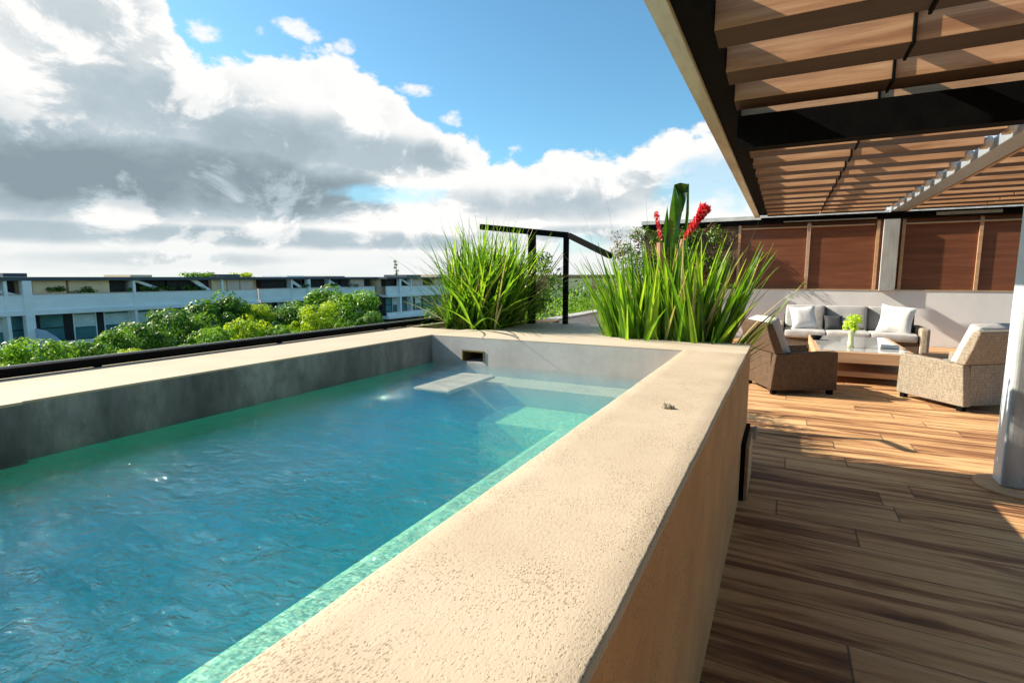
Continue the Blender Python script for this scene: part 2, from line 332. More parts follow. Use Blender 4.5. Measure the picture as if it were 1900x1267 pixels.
# ------------------------------------------------------------------ mesh helpers
class MB:
    def __init__(s): s.v = []; s.f = []; s.r = []
    def quad(s, a, b, c, d, r=None):
        n = len(s.v); s.v += [tuple(a), tuple(b), tuple(c), tuple(d)]; s.f.append((n, n + 1, n + 2, n + 3)); s.r.append(r)
        return s
    def tri(s, a, b, c, r=None):
        n = len(s.v); s.v += [tuple(a), tuple(b), tuple(c)]; s.f.append((n, n + 1, n + 2)); s.r.append(r)
    def box(s, x0, x1, y0, y1, z0, z1):
        n = len(s.v); s.v += [(x0, y0, z0), (x1, y0, z0), (x1, y1, z0), (x0, y1, z0), (x0, y0, z1), (x1, y0, z1), (x1, y1, z1), (x0, y1, z1)]
        for f in [(0, 3, 2, 1), (4, 5, 6, 7), (0, 1, 5, 4), (1, 2, 6, 5), (2, 3, 7, 6), (3, 0, 4, 7)]: s.f.append(tuple(n + i for i in f)); s.r.append(None)
        return s
    def extrude(s, poly, axis, a, b):
        """poly: list of 2D pts, extruded along axis (0,1,2) from a to b"""
        def P(p, t):
            q = list(p); q.insert(axis, t); return tuple(q)
        n = len(s.v); k_ = len(poly)
        s.v += [P(p, a) for p in poly] + [P(p, b) for p in poly]
        s.f.append(tuple(n + i for i in range(k_))); s.f.append(tuple(n + k_ + i for i in reversed(range(k_))))
        for i in range(k_): j = (i + 1) % k_; s.f.append((n + i, n + k_ + i, n + k_ + j, n + j))
        s.r += [None] * (k_ + 2); return s
    def tube(s, pts, rad, seg=8):
        pts = [Vector(p) for p in pts]
        if not isinstance(rad, (list, tuple)): rad = [rad] * len(pts)
        n = len(s.v)
        for i, p in enumerate(pts):
            d = (pts[min(i + 1, len(pts) - 1)] - pts[max(i - 1, 0)]).normalized()
            a = d.orthogonal().normalized() if i == 0 else (a - d * a.dot(d)).normalized()
            b = d.cross(a)
            for j in range(seg):
                t = 2 * math.pi * j / seg; s.v.append(tuple(p + (a * math.cos(t) + b * math.sin(t)) * rad[i]))
        for i in range(len(pts) - 1):
            for j in range(seg):
                k_ = (j + 1) % seg; s.f.append((n + i * seg + j, n + i * seg + k_, n + (i + 1) * seg + k_, n + (i + 1) * seg + j)); s.r.append(None)
        s.f.append(tuple(n + j for j in reversed(range(seg)))); m_ = n + (len(pts) - 1) * seg
        s.f.append(tuple(m_ + j for j in range(seg))); s.r += [None, None]; return s
    def lathe(s, prof, c=(0, 0, 0), seg=16):
        n = len(s.v)
        for r, z in prof:
            for j in range(seg): t = 2 * math.pi * j / seg; s.v.append((c[0] + r * math.cos(t), c[1] + r * math.sin(t), c[2] + z))
        for i in range(len(prof) - 1):
            for j in range(seg): k_ = (j + 1) % seg; s.f.append((n + i * seg + j, n + i * seg + k_, n + (i + 1) * seg + k_, n + (i + 1) * seg + j)); s.r.append(None)
        return s
    def build(s, name, m, parent=None, bevel=0.0, smooth=False, sub=0, bseg=2):
        me = bpy.data.meshes.new(name); me.from_pydata(s.v, [], s.f); me.materials.append(m)
        if any(r is not None for r in s.r):
            at = me.attributes.new('rnd', 'FLOAT', 'FACE'); at.data.foreach_set('value', [r or 0.0 for r in s.r])
        if smooth: me.shade_smooth()
        o = bpy.data.objects.new(name, me); COL.objects.link(o)
        if parent: o.parent = parent
        if bevel:
            b = o.modifiers.new('b', 'BEVEL'); b.width = bevel; b.segments = bseg; b.limit_method = 'ANGLE'; b.angle_limit = R_(40)
        if sub:
            b = o.modifiers.new('s', 'SUBSURF'); b.levels = sub; b.render_levels = sub
        return o
def tag(o, label=None, cat=None, group=None, kind=None):
    if label: o['label'] = label
    if cat: o['category'] = cat
    if group: o['group'] = group
    if kind: o['kind'] = kind
    return o
def thing(name, label, cat, loc=(0, 0, 0), rz=0, group=None):
    o = bpy.data.objects.new(name, None); COL.objects.link(o); o.location = loc; o.rotation_euler = (0, 0, rz); o.empty_display_size = .2
    return tag(o, label, cat, group)
def tree_copy(o, parent=None):
    c = o.copy(); COL.objects.link(c)
    if parent: c.parent = parent
    for ch in list(o.children): tree_copy(ch, c)
    return c
# ------------------------------------------------------------------ setting
GZ = -9.5
g_ = MB(); g_.quad((-2500, -600, GZ), (2500, -600, GZ), (2500, 4000, GZ), (-2500, 4000, GZ)); tag(g_.build('ground', M['ground']), kind='structure')
PX0, PX1, PXI, PXO = -2.72, -.6, -.6, -.2      # pool inside x range; parapet inner/outer
PY0, PY1 = .16, 3.74
CT = 1.0; WZ = .775; PB = -.15
deck = MB(); deck.box(-.2, 7, -4, 4.3, -.12, 0); deck.box(-3.7, 7, 4.304, 14.3, -.12, 0)
tag(deck.build('deck_floor', M['deck']), kind='structure')
base = MB(); base.box(-3.43, 7.2, -4.1, 14.6, GZ, -.75)
tag(base.build('host_building', M['white_wall']), 'white building storey directly beneath the pool terrace', 'building')
# pool
pool = thing('swimming_pool', 'raised plunge pool with cream stucco parapet and grey concrete inner walls', 'pool', (0, 0, 0))
b = MB(); b.box(PXI + .006, PXO, -.6, 4.3, -.02, CT - .012); b.build('parapet_wall', M['outer_face'], pool)
def bev_slab(x0, x1, y0, y1, z0, z1): return MB().box(x0, x1, y0, y1, z0, z1)
# coping ring built as a single U with the platform
cop = MB()
rj = random.Random(11); nS = 230; prev_ = None
def wob(t, k_): return .0007 * math.sin(t * 7 + k_) + .0003 * math.sin(t * 31 + k_ * 2) + rj.uniform(-.00035, .00035)
for i_ in range(nS + 1):
    y_ = -.6 + (PY1 + .6) * i_ / nS; ra = .005 + abs(wob(y_, 1)) * 2; rb = .005 + abs(wob(y_, 4)) * 2; xo = PXO + .004 + wob(y_, 2); xi = PXI + wob(y_, 5)
    sec = [(xi, CT - .022), (xi, CT - ra), (xi + ra * .3, CT - ra * .3), (xi + ra, CT), (xi + .06, CT + wob(y_, 3) * .25), (xo - .06, CT + wob(y_, 7) * .25), (xo - rb, CT), (xo - rb * .3, CT - rb * .3), (xo, CT - rb), (xo, CT - .022)]
    n0 = len(cop.v); cop.v += [(a_, y_, b_) for a_, b_ in sec]
    if prev_ is not None:
        for j_ in range(9): cop.f.append((prev_ + j_ + 1, prev_ + j_, n0 + j_, n0 + j_ + 1)); cop.r.append(None)
    prev_ = n0
co1 = cop.build('parapet_coping', M['coping'], pool, smooth=True)
MB().box(PX0, PXI - .004, -.6, PY0, CT - .010, CT).build('near_coping', M['coping'], pool, .004)
fc_ = MB(); fc_.box(PX0, PXO + .004, PY1 + .001, 4.304, CT - .010, CT); fc_.build('far_coping', M['coping_smooth'], pool, .004)
cl = MB(); cl.box(-3.42, PX0, -.6, 4.2, CT - .010, CT); cl.build('left_coping', M['coping_streak'], pool)
lw = MB(); lw.box(-3.41, PX0 - .001, -.6, PY1 + .3, -.74, CT - .0105)
lw.build('side_wall', M['grey_wall'], pool)
lp = MB(); lp.box(PX0 - .002, PX0 + .014, .12, .93, WZ - .03, CT - .011); lp.build('corner_pier', M['grey_wall'], pool)
lpc = MB(); lpc.box(PX0 - .001, PX0 + .018, .12, .934, CT - .0105, CT + .001); lpc.build('pier_cap', M['coping_smooth'], pool)
fw = MB()   # far wall with the overflow opening
ox0, ox1, oz0, oz1 = -2.41, -2.19, .79, .885
fw.box(PX0, ox0, PY1, 4.29, -.74, CT - .010); fw.box(ox1, PXI, PY1, 4.29, -.74, CT - .010)
fw.box(ox0, ox1, PY1, 4.29, oz1, CT - .010); fw.box(ox0, ox1, PY1, 4.29, -.74, oz0)
fw.build('end_wall', M['far_face'], pool)
fr = MB(); t_ = .012
fr.box(ox0 + .001, ox0 + t_, PY1 - .006, 4.2, oz0 + .001, oz1 - .001); fr.box(ox1 - t_, ox1 - .001, PY1 - .006, 4.2, oz0 + .001, oz1 - .001)
fr.box(ox0 + t_, ox1 - t_, PY1 - .006, 4.2, oz1 - t_, oz1 - .001)
fr.build('overflow_frame', simple('brass_frame', (.40, .30, .10), (.24, .17, .06), 20, .35, metal=.6), pool)
nw = MB(); nw.box(PX0, PXI, -.59, PY0 - .01, -.74, CT - .0105); nw.build('near_wall', M['far_face'], pool)
fl = MB(); fl.box(PX0, PXI, PY0, PY1, -.74, PB); fl.build('pool_floor', M['pool_deep'], pool)
pi = MB(); pi.box(PX0, PX0 + .006, .16, PY1, PB, WZ - .02); pi.build('side_lining', M['pool_side'], pool)
le = MB(); le.extrude([(PXI, PB), (PXI, WZ - .19), (-1.17, WZ - .20), (-1.23, WZ - .23), (-1.33, WZ - .34), (-1.50, WZ - .62), (-1.62, PB)], 1, PY0, 2.95); le.build('ledge', M['pool_plaster'], pool)
s1 = MB(); s1.box(-2.712, PXI, 3.44, PY1, PB, WZ - .09); s1.build('tanning_shelf', M['far_face'], pool)
s2 = MB(); s2.box(-1.78, PXI, 2.952, 3.438, PB, WZ - .23); s2.build('step', M['pool_plaster'], pool)
s3 = MB(); s3.box(-2.25, -1.95, 2.86, 3.50, WZ - .055, WZ - .03); s3.build('spout_slab', M['far_face'], pool, .01)
s4 = MB(); s4.box(-2.712, -1.785, 3.10, 3.438, PB, WZ - .42); s4.build('lower_step', M['pool_side'], pool)
# water body
NX, NY = 2, 2
wb = MB(); wb.box(PX0 - .01, PXI + .01, PY0 - .02, PY1 + .01, PB - .05, WZ)
tag(wb.build('water', M['water']), kind='structure')
# platform with the hand rail, planters
pf = thing('raised_platform', 'cream stucco landing beyond the far end of the pool', 'landing')
MB().box(-2.48, -1.30, 4.305, 5.42, 0.005, CT - .002).build('landing_block', M['coping_smooth'], pf)
MB().box(-3.2, -2.49, 4.10, 4.16, 0.1, CT - .001).build('planter_curb', M['coping_smooth'], pf)
pl = thing('left_planter', 'brown soil bed beside the landing holding the tall fine grass', 'planter')
MB().box(-3.36, -2.485, 4.30, 6.1, 0.005, CT - .04).build('soil', M['soil'], pl)
MB().box(-3.42, -3.362, 4.30, 6.1, 0.005, CT - .01).build('curb', M['coping_smooth'], pl)
pr = thing('right_planter', 'low planting box behind the parapet corner under the red flowers', 'planter')
MB().box(-1.29, -.40, 4.31, 4.72, 0.005, .40).build('soil', M['soil'], pr)
MB().box(-.398, -.34, 4.31, 4.72, 0.005, .44).build('curb', M['coping_smooth'], pr)
# black railing along the outer edge
rl = thing('edge_rail', 'long low black metal rail along the outer edge of the pool coping', 'rail')
MB().box(-3.42, -3.38, -.6, 6.2, CT + .006, CT + .052).build('rail_bar', M['black'], rl, .006)
MB().box(-3.428, -3.421, -.6, 6.2, CT + .040, CT + .060).build('top_lip', simple('bare_metal_lip', (.6, .6, .58), (.5, .5, .48), 8, .4), rl)
for y in [.3, 1.5, 2.7, 3.9, 5.1]: MB().box(-3.415, -3.385, y, y + .03, CT - .002, CT + .007).build('foot', M['black'], rl)
# hand rail
hr = thing('handrail', 'black handrail on two posts beside the landing between the plants', 'handrail', (-2.4, 5.15, CT))
def bar(a, c, w, h):
    a = Vector(a); c = Vector(c); d = (c - a).normalized(); s_ = (d.cross(Vector((0, 0, 1))) if abs(d.z) < .99 else Vector((1, 0, 0))).normalized() * w / 2; u = s_.cross(d).normalized() * h / 2
    m = MB(); P = [a - s_ - u, a + s_ - u, a + s_ + u, a - s_ + u, c - s_ - u, c + s_ - u, c + s_ + u, c - s_ + u]
    m.v = [tuple(p) for p in P]; m.f = [(0, 1, 2, 3), (7, 6, 5, 4), (0, 4, 5, 1), (1, 5, 6, 2), (2, 6, 7, 3), (3, 7, 4, 0)]; m.r = [None] * 6; return m
def loc_(p, o): return (p[0] - o[0], p[1] - o[1], p[2] - o[2])
HO = (-2.4, 5.15, CT)
bar(loc_((-3.0, 5.05, 2.045), HO), loc_((-2.05, 5.262, 1.935), HO), .06, .06).build('top_bar', M['black'], hr, .008)
bar(loc_((-2.05, 5.262, 1.935), HO), loc_((-1.52, 5.05, 1.70), HO), .055, .055).build('sloping_bar', M['black'], hr, .008)
bar(loc_((-2.43, 5.17, CT), HO), loc_((-2.43, 5.17, 1.96), HO), .075, .06).build('post', M['black'], hr, .006)
bar(loc_((-2.07, 5.25, CT), HO), loc_((-2.07, 5.25, 1.92), HO), .052, .05).build('post', M['black'], hr, .006)
# ------------------------------------------------------------------ plants
def blade(mb, rnd, base, az_, lean, length, width, droop, seg=7, taper=1.0, twist=0.0):
    """one arching strap leaf"""
    d = Vector((math.cos(az_), math.sin(az_), 0)); side = Vector((-math.sin(az_ + twist), math.cos(az_ + twist), 0))
    p = Vector(base); ang = lean; st_ = length / seg; r = rnd.random(); prev = None
    for i in range(seg + 1):
        t = i / seg
        w = width * (0.55 + 1.0 * t if t < .35 else 0.9) * (1 - max(0, (t - .35) / .65) ** 1.6 * taper) * .5
        w = max(w, width * .03)
        fold = d * (-w * .35)
        a, c = p - side * w + fold, p + side * w + fold
        if prev:
            mb.quad(prev[0], prev[2], p, a, r); mb.quad(prev[2], prev[1], c, p, r)
        prev = (a, c, Vector(p))
        p = p + (d * math.sin(ang) + Vector((0, 0, 1)) * math.cos(ang)) * st_
        ang += droop / seg * (.4 + 1.2 * t)
rn = random.Random(7)
# fine ornamental grass (left)
og = thing('ornamental_grass', 'tall fine bright green grass clump left of the black handrail', 'grass plant', (-2.72, 4.5, CT - .04))
m1 = MB(); m2 = MB()
for i in range(1050):
    cx_ = rn.gauss(0, .17); cy_ = rn.gauss(.18, .22)
    cx_ = max(-.28, min(.26, cx_)); cy_ = max(-.12, min(.7, cy_))
    a = rn.uniform(-.9, .9) + (math.pi if rn.random() < .5 else 0) if rn.random() < .75 else rn.uniform(0, 6.28)
    ln = abs(rn.gauss(0, .46)) + .03
    blade(m1 if rn.random() < .88 else m2, rn, (cx_, cy_, 0), a, ln * 1.15, rn.uniform(.45, 1.16) * (1 - .02 * ln), rn.uniform(.018, .042), rn.uniform(.2, 1.1) * (.35 + ln), 8)
for (a, le_, L, w) in [(3.3, .02, 1.42, .02), (2.9, .12, 1.25, .02), (.2, .16, 1.22, .018), (-.1, .30, 1.25, .016), (.3, .38, 1.2, .016), (3.4, .5, 1.15, .02)]:
    blade(m1, rn, (rn.uniform(-.1, .1), rn.uniform(0, .2), 0), a, le_, L, w, .25, 9)
m1.build('blades', M['grass'], og); m2.build('dry_blades', M['dry'], og)
# bushy mass behind it
def leafcloud(mb, rnd, c, r, n, size, elong=2.0, shell=.55):
    for i in range(n):
        while True:
            v = Vector((rnd.uniform(-1, 1), rnd.uniform(-1, 1), rnd.uniform(-1, 1)))
            if shell < v.length < 1: break
        p = Vector(c) + Vector((v.x * r[0], v.y * r[1], v.z * r[2]))
        nn = (v.normalized() + Vector((rnd.uniform(-.7, .7), rnd.uniform(-.7, .7), rnd.uniform(-.3, .9)))).normalized()
        u = nn.orthogonal().normalized(); u.rotate(Matrix.Rotation(rnd.uniform(0, 6.28), 3, nn)); w = nn.cross(u)
        s_ = size * rnd.uniform(.6, 1.3); r_ = rnd.random()
        mb.quad(p - u * s_ * elong * .5, p - w * s_ * .35, p + u * s_ * elong * .5, p + w * s_ * .35, r_)
sh = thing('leafy_shrub', 'dark green leafy shrub behind the handrail posts', 'shrub', (-2.75, 5.45, CT - .04))
m = MB()
for k_ in range(26):
    a = rn.uniform(0, 6.28); L = rn.uniform(.3, .78); x0, y0 = rn.uniform(-.15, .25), rn.uniform(-.2, .3)
    pts = [(x0, y0, 0), (x0 + .10 * math.cos(a), y0 + .1 * math.sin(a), L * .5), (x0 + .42 * math.cos(a) * L, y0 + .3 * math.sin(a), L)]
    MBs = m; 
    leafcloud(m, rn, pts[2], (.13, .13, .12), 55, .028, 2.4, .1); leafcloud(m, rn, pts[1], (.12, .12, .16), 50, .028, 2.4, .1)
m.build('foliage', M['tree_a'], sh)
m = MB()
for k_ in range(16):
    a = rn.uniform(-.6, .5); L = rn.uniform(.6, 1.05)
    m.tube([(.05, -.05, 0), (.05 + .2 * math.cos(a) * L, .1 * math.sin(a), L * .4), (.05 + .62 * math.cos(a) * L, .35 * math.sin(a), L * rn.uniform(.75, 1.0))], [.008, .006, .002], 5)
m.build('branch', M['bark'], sh)
# strap leaved clump with red flowers (right)
cn = thing('flowering_strap_plant', 'big clump of broad green strap leaves with two red flower heads', 'flowering plant', (-.82, 4.62, .40))
m1 = MB(); m2 = MB(); m3 = MB()
for i in range(520):
    cx_ = rn.uniform(-.38, .32); cy_ = rn.uniform(-.27, -.02)
    a = (0 if cx_ > rn.uniform(-.25, .25) else math.pi) + rn.uniform(-.8, .8) if rn.random() < .7 else rn.uniform(-2.4, -.7)
    ln = abs(cx_) * .75 + abs(rn.gauss(0, .14))
    L = rn.choice([rn.uniform(.7, 1.2), rn.uniform(1.1, 1.52)]) * (1 - .12 * ln)
    mb_ = m2 if rn.random() < (.16 if cx_ > -.1 else .06) else m1
    blade(mb_, rn, (cx_, cy_, 0), a, ln * (.85 if cx_ > 0 else .62), L, rn.uniform(.034, .082), rn.uniform(.1, .95) * (.35 + ln), 8, twist=rn.uniform(-.9, .9))
for i in range(60):   # low broad leaves along the front
    blade(m1, rn, (rn.uniform(-.36, .32), rn.uniform(-.28, -.2), .3), rn.uniform(-2.6, -.5), rn.uniform(0, .3), rn.uniform(.5, .9), rn.uniform(.04, .07), rn.uniform(.0, .4), 7, twist=rn.uniform(-.6, .6))
for (x, a, le_, L, w) in [(-.28, 3.4, .16, 2.0, .022), (-.30, 3.2, .28, 1.75, .02), (-.15, 3.0, .05, 1.8, .02), (-.05, 3.3, .02, 1.75, .02), (.15, .2, .28, 1.78, .022)]:
    blade(m3, rn, (x, -.05, 0), a, le_, L, w, .06, 9)
for i in range(26):
    blade(m3, rn, (rn.uniform(.0, .32), rn.uniform(-.2, .2), .1), rn.uniform(-.5, .5), rn.uniform(.5, .9), rn.uniform(.5, .95), rn.uniform(.02, .05), rn.uniform(.1, .5), 7)
m1.build('leaves', M['strap'], cn); m2.build('dry_leaves', M['dry'], cn); m3.build('dark_leaves', M['darkleaf'], cn)
# broad upright canna leaf, folded
def broad(mb, base, tip, width, fold_dir, r=.5, seg=8):
    base = Vector(base); tip = Vector(tip); d = (tip - base); s_ = d.cross(Vector(fold_dir)).normalized(); f_ = Vector(fold_dir).normalized(); prev = None
    for i in range(seg + 1):
        t = i / seg; w = width * math.sin(math.pi * min(1, .12 + t * .95)) ** .7 * .5
        p = base + d * t + f_ * (.05 * math.sin(t * 3)); a = p - s_ * w + f_ * w * .6; c = p + s_ * w + f_ * w * .6
        if prev: mb.quad(prev[0], prev[2], p, a, r); mb.quad(prev[2], prev[1], c, p, r * .6)
        prev = (a, c, p)
lf = MB()
def fan(pts, r):
    P = [Vector(p) for p in pts]; c = sum(P, Vector()) / len(P) + Vector((0, .025, 0))
    for a_, b_ in zip(P, P[1:] + P[:1]): lf.tri(a_, b_, c, r)
fan([(-0.022, -.13, 1.25), (-0.056, -.15, 1.48), (-0.043, -.15, 1.66), (-0.019, -.14, 1.84), (0.015, -.14, 1.74), (0.052, -.12, 1.64), (0.029, -.12, 1.50), (0.001, -.12, 1.25)], .55)
fan([(0.082, -.13, 1.84), (0.095, -.13, 1.84), (0.105, -.14, 1.6), (0.083, -.13, 1.32), (0.063, -.12, 1.32), (0.078, -.12, 1.62)], .6)
fan([(-0.019, -.14, 1.84), (0.035, -.18, 1.845), (0.095, -.13, 1.835), (0.080, -.15, 1.72), (0.056, -.14, 1.62), (0.015, -.16, 1.75)], .0)
fan([(-0.087, -.10, 1.3), (-0.097, -.11, 1.52), (-0.073, -.11, 1.68), (-0.053, -.1, 1.5), (-0.060, -.1, 1.3)], .35)
lf.build('broad_leaf', leafmat('glossy_broad_leaf', (.01, .04, .008), (.05, .16, .015), (.20, .38, .04), .4, 9, .3), cn)
st_ = MB(); st_.tube([(-.09, -.16, .4), (-.10, -.16, 1.1), (-.105, -.16, 1.38)], [.014, .022, .034], 8); st_.tube([(.0, -.16, .6), (.02, -.17, 1.2), (.07, -.17, 1.4)], [.01, .012, .016], 8)
st_.build('stem', M['stem'], cn)
def flowerhead(base, tip, rad, parent, n=70):
    mb = MB(); base = Vector(base); tip = Vector(tip); d = tip - base; ax = d.normalized()
    for i in range(n):
        t = (i + .5) / n; a = i * 2.4; u = ax.orthogonal().normalized(); u.rotate(Matrix.Rotation(a, 3, ax))
        rr = rad * (.30 + 1.0 * t ** .7 * (1 if t < .8 else (1.05 - t) * 4)) * rn.uniform(.65, 1.25); c = base + d * (t + rn.uniform(-.03, .03))
        o_ = c + u * rr + ax * rad * .9; s_ = ax.cross(u) * rad * .55
        mb.quad(c, c + s_ + u * rr * .6 + ax * rad * .3, o_, c - s_ + u * rr * .6 + ax * rad * .3, rn.random())
    return mb.build('flower_head', M['red'], parent)
flowerhead((-.105, -.16, 1.40), (-.150, -.16, 1.62), .026, cn, 46)
flowerhead((.075, -.17, 1.40), (.185, -.18, 1.56), .038, cn, 60)
flowerhead((.165, -.18, 1.53), (.235, -.19, 1.63), .055, cn, 44)
# ------------------------------------------------------------------ pergola
pg = thing('pergola', 'timber louvered pergola with pale edge beam and dark steel frame over the deck', 'pergola')
PZ = 2.85
MB().box(-.70, -.597, -2, 13.62, PZ, PZ + .26).build('edge_beam', M['edge_beam'], pg, .008)
MB().box(-.595, -.43, -2, 13.4, PZ + .03, PZ + .25).build('side_channel', M['black'], pg)
def louvers(y0, y1, xs, step=.655, dep=.25, hh=.22):
    y = y0
    while y < y1:
        for (a, c) in xs:
            m_ = MB(); z0 = PZ + rn.uniform(-.004, .004)
            m_.extrude([(y, z0 + .004), (y + dep, z0), (y + dep, z0 + hh - .02), (y, z0 + hh)], 0, a, c)
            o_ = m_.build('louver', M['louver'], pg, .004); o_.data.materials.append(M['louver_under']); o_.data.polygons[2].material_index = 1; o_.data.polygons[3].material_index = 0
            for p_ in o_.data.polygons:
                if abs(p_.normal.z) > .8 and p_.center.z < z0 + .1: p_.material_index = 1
        y += step
xs = [(-.428, .578), (.592, 1.74), (2.14, 3.3), (3.315, 4.6)]
louvers(.66, 4.9, xs); louvers(5.24, 13.2, xs)
MB().box(-.43, 6, 4.97, 5.12, 2.575, PZ - .012).build('cross_beam', M['black'], pg)
MB().box(1.86, 2.10, -2, 13.6, PZ - .02, PZ + .10).build('gutter_beam', M['grey_steel'], pg, .01)
MB().box(2.104, 2.135, -2, 13.6, PZ - .03, PZ + .02).build('painted_gutter_reflection', M['trim_wood'], pg)  # tan strip painted in for the sunlit reflection under the beam
for x in (.585,): MB().box(x - .05, x + .05, -2, 13.3, PZ + .235, PZ + .33).build('purlin', M['black'], pg)
y = .66
while y < 13.0:
    if not 4.9 < y < 5.2:
        MB().box(.577, .593, y - .02, y + .27, PZ - .012, PZ + .24).build('strap', M['black'], pg)
        c_ = MB(); yy = y + .1
        c_.lathe([(.0, 0), (.035, .005), (.05, .05), (.03, .10), (.0, .11)], (1.80, yy, PZ - .01), 8); c_.box(1.765, 1.83, yy + .06, yy + .16, PZ, PZ + .1)
        c_.build('louver_clip', M['white_plastic'], pg, smooth=False)
    y += .655 if not (y < 4.9 and y + .655 > 4.9) else .655
MB().box(-.56, 7, -4, 2.55, PZ + .262, PZ + .34).build('roof_panel', M['black'], pg)
hw_ = thing('light_block_wall', 'unseen brown wall added behind the terrace to cut ambient light', 'wall')  # out-of-view wall added to block light from behind
MB().box(-.2, 7, -4.2, -4.002, 0, PZ + .25).build('wall_body', M['panel'], hw_)
eb = MB().box(-.56, 7, 13.35, 13.6, 2.70, PZ - .03); eb.build('end_beam', M['black'], pg)
MB().box(-.1, 1.62, 13.33, 13.348, 2.70, 2.725).build('drip_strip', M['grey_steel'], pg); MB().box(2.6, 3.6, 13.33, 13.348, 2.72, 2.78).build('drip_strip', M['grey_steel'], pg)
MB().box(4.0, 5.4, 13.33, 13.348, 2.73, 2.79).build('drip_strip', M['grey_steel'], pg)
po = MB().box(1.45, 1.72, 4.78, 4.96, .012, PZ - .3); po.build('post', M['post_grey'], pg, .025, bseg=3)
MB().box(1.446, 1.48, 4.80, 4.964, .02, PZ - .31).build('painted_lit_edge', simple('painted_sunlit_post_edge', (.62, .70, .75), (.55, .63, .68), 4, .4), pg, .01)  # pale strip paints the sunlit side of the post
MB().lathe([(.0, 0), (.27, 0), (.27, .010), (.24, .016), (.0, .016)], (1.585, 4.87, .002), 24).build('base_ring', M['trim_wood'], pg)
# ------------------------------------------------------------------ back wall
ww = thing('rear_wall', 'long low white rendered wall behind the sofa', 'wall')
MB().box(-4.3, 7, 14.2, 14.5, 0, 1.20).build('wall_body', M['white_wall'], ww)
MB().box(-.9, 7, 14.19, 14.22, 1.202, 1.222).build('top_trim', M['trim_wood'], ww)
sc = thing('timber_screen', 'red brown timber screen panels standing above the white wall', 'screen')
for a, c in [(-1.05, .40), (.47, 1.857), (2.143, 3.50), (3.57, 5.2), (5.26, 7)]:
    MB().box(a, c, 14.24, 14.30, 1.225, 2.748).build('screen_panel', M['panel'], sc)
for a in [-1.08, .405, 1.74, 2.2, 3.505, 5.205]:
    MB().box(a, a + .06, 14.20, 14.31, 1.225, 2.747).build('batten', M['trim_wood'], sc)
MB().box(-1.0, 1.7, 14.18, 14.23, 2.64, 2.67).build('head_trim', M['trim_wood'], sc); MB().box(2.25, 6.8, 14.18, 14.23, 2.63, 2.66).build('head_trim', M['trim_wood'], sc)
cl_ = MB().box(1.86, 2.14, 14.10, 14.32, 1.204, 2.83).build('concrete_column', M['concrete']); tag(cl_, 'grey concrete column standing on the white wall between timber panels', 'column')
ft = thing('flat_roof_edge', 'thin flat roof slab reaching left from the pergola over the creeper', 'roof')
MB().box(-3.45, 7, 14.12, 14.7, 2.86, 2.95).build('roof_slab', M['edge_beam'], ft); MB().box(-3.43, 7, 14.15, 14.6, 2.75, 2.859).build('fascia', M['black'], ft)
MB().box(-3.4, -1.09, 14.30, 14.36, 1.21, 2.745).build('backing_board', M['bark'], ft)
vi = thing('creeper_hedge', 'brownish green creeper covering the screen left of the timber panels', 'creeper', (-2.6, 14.1, 1.2))
m = MB()
for i in range(70): leafcloud(m, rn, (rn.uniform(-1.55, 1.4), rn.uniform(-.12, .05), rn.uniform(.05, 1.45)), (.25, .12, .22), 75, .045, 2.0, .1)
m.build('foliage', M['vine'], vi)
m = MB()
for i in range(60): leafcloud(m, rn, (rn.uniform(-1.2, .5) if rn.random() < .75 else rn.uniform(.3, 1.4), rn.uniform(-.25, -.05), rn.uniform(.1, 1.45)), (.22, .12, .2), 70, .045, 2.0, .1)
m.build('green_foliage', M['tree_b'], vi)
m = MB(); 
for i in range(60): x = rn.uniform(-.3, 1.5); m.tube([(x, -.03, 0), (x + rn.uniform(-.1, .1), -.1, .7), (x + rn.uniform(-.2, .2), -.06, 1.45)], [.008, .006, .003], 4)
m.build('stems', M['bark'], vi)
# low garden wall seen between the plants
gw = thing('garden_wall', 'pale grey stepped garden wall seen between the two big plants', 'wall')
MB().box(-2.75, -2.6, 6.3, 10.2, 0, .93).build('wall_body', M['white_wall'], gw)
MB().box(-2.77, -2.58, 6.3, 10.2, .932, .965).build('wall_cap', M['concrete'], gw)
MB().box(-2.58, -2.35, 6.3, 7.3, 0, .78).build('plinth', M['coping_smooth'], gw)
gh = thing('garden_bush', 'light green bushes growing behind the pale garden wall', 'bush', (-3.3, 9, .2))
m = MB()
for i in range(40): leafcloud(m, rn, (rn.uniform(-.3, .3), rn.uniform(-2.4, 3), rn.uniform(.4, 1.0)), (.3, .3, .22), 70, .04, 2.0, .2)
m.build('foliage', M['tree_b'], gh)
fb = thing('far_rail', 'horizontal green stained timber rail on posts beyond the garden wall', 'rail')
MB().box(-9, -3.3, 13.6, 13.68, 1.46, 1.56).build('rail_bar', simple('mossy_timber', (.09, .10, .05), (.05, .05, .03), 8, .8), fb)
for x in (-8.6, -6.6, -4.6): MB().box(x, x + .08, 13.61, 13.67, -.1, 1.459).build('post', M['bark'], fb)
